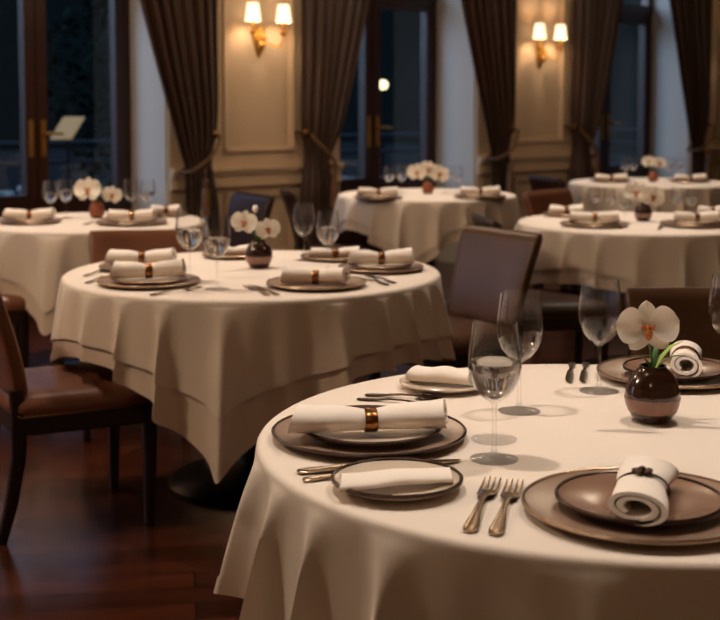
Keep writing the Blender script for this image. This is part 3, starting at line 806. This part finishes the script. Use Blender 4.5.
for px_, py_, lb, w in ((389, 194, 'leftmost glass '+D_, .16), (402, 193, 'second glass from the left '+D_, .16), (445, 193, 'glass just right of the flowers '+D_, .15), (457, 194, 'rightmost glass '+D_, .15)):
    x, y = P(px_, py_); glass(x, y, lb, w, .78)
x, y = P(428, 194)
vase(x, y, 'small terracotta vase '+D_, .75, 'terra', False)
orchid(x, y, 'cream white flowers in the terracotta vase '+D_, [((-.07, -.03, .04), (R(-100), R(10)), 1.25, 0), ((.0, -.04, .06), (R(-90), R(0)), 1.2, .3), ((.07, -.03, .03), (R(-80), R(5)), 1.25, .2)], [(-90, .06, .02, 45, 'green'), (180, .05, .02, 35, 'green')], 1.0)
E_ = 'of the right table'
setting(594, 226, .16, 3, 'at the left front '+E_, .24); setting(566, 216, .12, 4, 'at the left rear '+E_, .18, plate=False)
setting(696, 226, .17, 6, 'at the right '+E_, .22); setting(712, 217, .1, 4, 'at the right rear '+E_, .15, plate=False)
for px_, py_, lb, w in ((594, 217, 'leftmost glass '+E_, .16), (609, 219, 'second glass from the left '+E_, .158), (625, 223, 'glass just left of the flowers '+E_, .158), (677, 217, 'glass right of the flowers '+E_, .158), (691, 219, 'rightmost glass '+E_, .16)):
    x, y = P(px_, py_); glass(x, y, lb, w, .66)
x, y = P(643, 221)
vase(x, y, 'round dark vase '+E_, .85)
orchid(x, y, 'cream white blooms in the dark vase '+E_, [((-.045, -.03, .05), (R(-100), R(10)), 1.25, 0), ((.04, -.03, .03), (R(-75), R(0)), 1.25, .3)], [(-90, .05, .02, 45, 'green')], .95)
flatware('fork', (621, 229), (616, 223), 'fork left of the vase '+E_); flatware('knife', (659, 230), (663, 224), 'knife right of the vase '+E_)
F_ = 'of the farthest table'
setting(611, 182, .15, 2, 'at the left '+F_, .24, plate=False); setting(690, 182, .15, 4, 'at the right '+F_, .24, plate=False)
for px_, py_, lb, w in ((625, 181, 'leftmost glass '+F_, .155), (633, 180, 'second glass from the left '+F_, .155), (669, 180, 'glass right of the flowers '+F_, .155), (679, 181, 'rightmost glass '+F_, .155)):
    x, y = P(px_, py_); glass(x, y, lb, w, .75)
x, y = P(653, 182)
vase(x, y, 'small vase '+F_, .75, 'terra', False)
orchid(x, y, 'cream white blooms in the small vase '+F_, [((-.04, -.03, .05), (R(-100), R(10)), 1.0, 0), ((.035, -.03, .04), (R(-75), R(0)), 1.0, .3)], [(-90, .05, .02, 45, 'green')], 1.0)

# ---------------------------------------------------------------- light
def spot(x, y, z, tx, ty, tz, e, col=TABLE, size=48, blend=.7, rad=.05):
    o = lamp('ceiling_spot', 'SPOT', (x, y, z), e, col, spot_size=R(size), spot_blend=blend, shadow_soft_size=rad)
    d = Vector((tx-x, ty-y, tz-z)); o.rotation_euler = d.to_track_quat('-Z', 'Y').to_euler(); return o
for k, e in (('A', 105), ('B', 98), ('C', 88), ('D', 96), ('E', 100), ('F', 80)):
    x, y, r = TABLES[k]
    if k in 'AB':
        spot(x-.85, y+.15, CEIL-.03, x, y, ZT, e*.6, size=42); spot(x+.55, y+.55, CEIL-.03, x, y, ZT, e*.5, size=42)
    else:
        spot(x-.25, y+.12, CEIL-.03, x, y, ZT, e, size=40)
# warm fill points added under the ceiling to lift drapes, walls and chairs; no fixtures
for x, y, e in ((-3.1, 3.1, 62), (.6, 5.4, 4), (-.6, -.3, 4), (2.3, 3.7, 6), (-.3, 7.4, 14), (2.0, 8.4, 12), (-2.6, 5.4, 18)):
    lamp('fill_point', 'POINT', (x, y, CEIL-.25), e, WARM, shadow_soft_size=.15)
# dusk light falling in from the left, outdoors
su = lamp('dusk_light', 'SUN', (0, 0, 10), 1.9, (.62, .74, 1.0), angle=R(50))
d = Vector((U[0]*.76+U[1]*.60, U[1]*.76-U[0]*.60, -.30)); su.rotation_euler = d.to_track_quat('-Z', 'Y').to_euler()
w = bpy.data.worlds.new('dusk_sky'); sc.world = w; w.use_nodes = True
nt = w.node_tree; bg = nt.nodes['Background']
tc = nt.nodes.new('ShaderNodeTexCoord'); sp = nt.nodes.new('ShaderNodeSeparateXYZ'); rp = nt.nodes.new('ShaderNodeValToRGB')
nt.links.new(tc.outputs['Generated'], sp.inputs[0]); nt.links.new(sp.outputs['Z'], rp.inputs[0]); nt.links.new(rp.outputs[0], bg.inputs['Color'])
rp.color_ramp.elements[0].color = (.0008, .0018, .0026, 1); rp.color_ramp.elements[1].color = (.10, .17, .29, 1)
rp.color_ramp.elements[0].position = .11; rp.color_ramp.elements[1].position = .32
bg.inputs['Strength'].default_value = 2.2

# ---------------------------------------------------------------- camera
cd = bpy.data.cameras.new('camera'); cam = bpy.data.objects.new('camera', cd); COL.objects.link(cam); sc.camera = cam
cam.location = (0, 0, HC); cam.rotation_euler = (pi/2 - PITCH, 0, 0)
cd.sensor_fit = 'HORIZONTAL'; cd.sensor_width = 36; cd.lens = F/720*36
cd.shift_y = (310-CYP)/720 * -1 if False else -(310-CYP)/720*1.0
cd.dof.use_dof = True; cd.dof.focus_distance = 2.45; cd.dof.aperture_fstop = 5.4
cd.clip_start = .05; cd.clip_end = 200

vs = sc.view_settings; sc.display_settings.display_device = 'sRGB'
vs.view_transform = 'Standard'; vs.look = 'None'; vs.gamma = 1; vs.use_curve_mapping = False; vs.exposure = 1.0
cy = sc.cycles
cy.use_denoising = True; cy.max_bounces = 10; cy.transparent_max_bounces = 24; cy.diffuse_bounces = 4; cy.glossy_bounces = 4; cy.transmission_bounces = 8
cy.sample_clamp_indirect = 4; cy.caustics_reflective = False; cy.caustics_refractive = False; cy.blur_glossy = .5
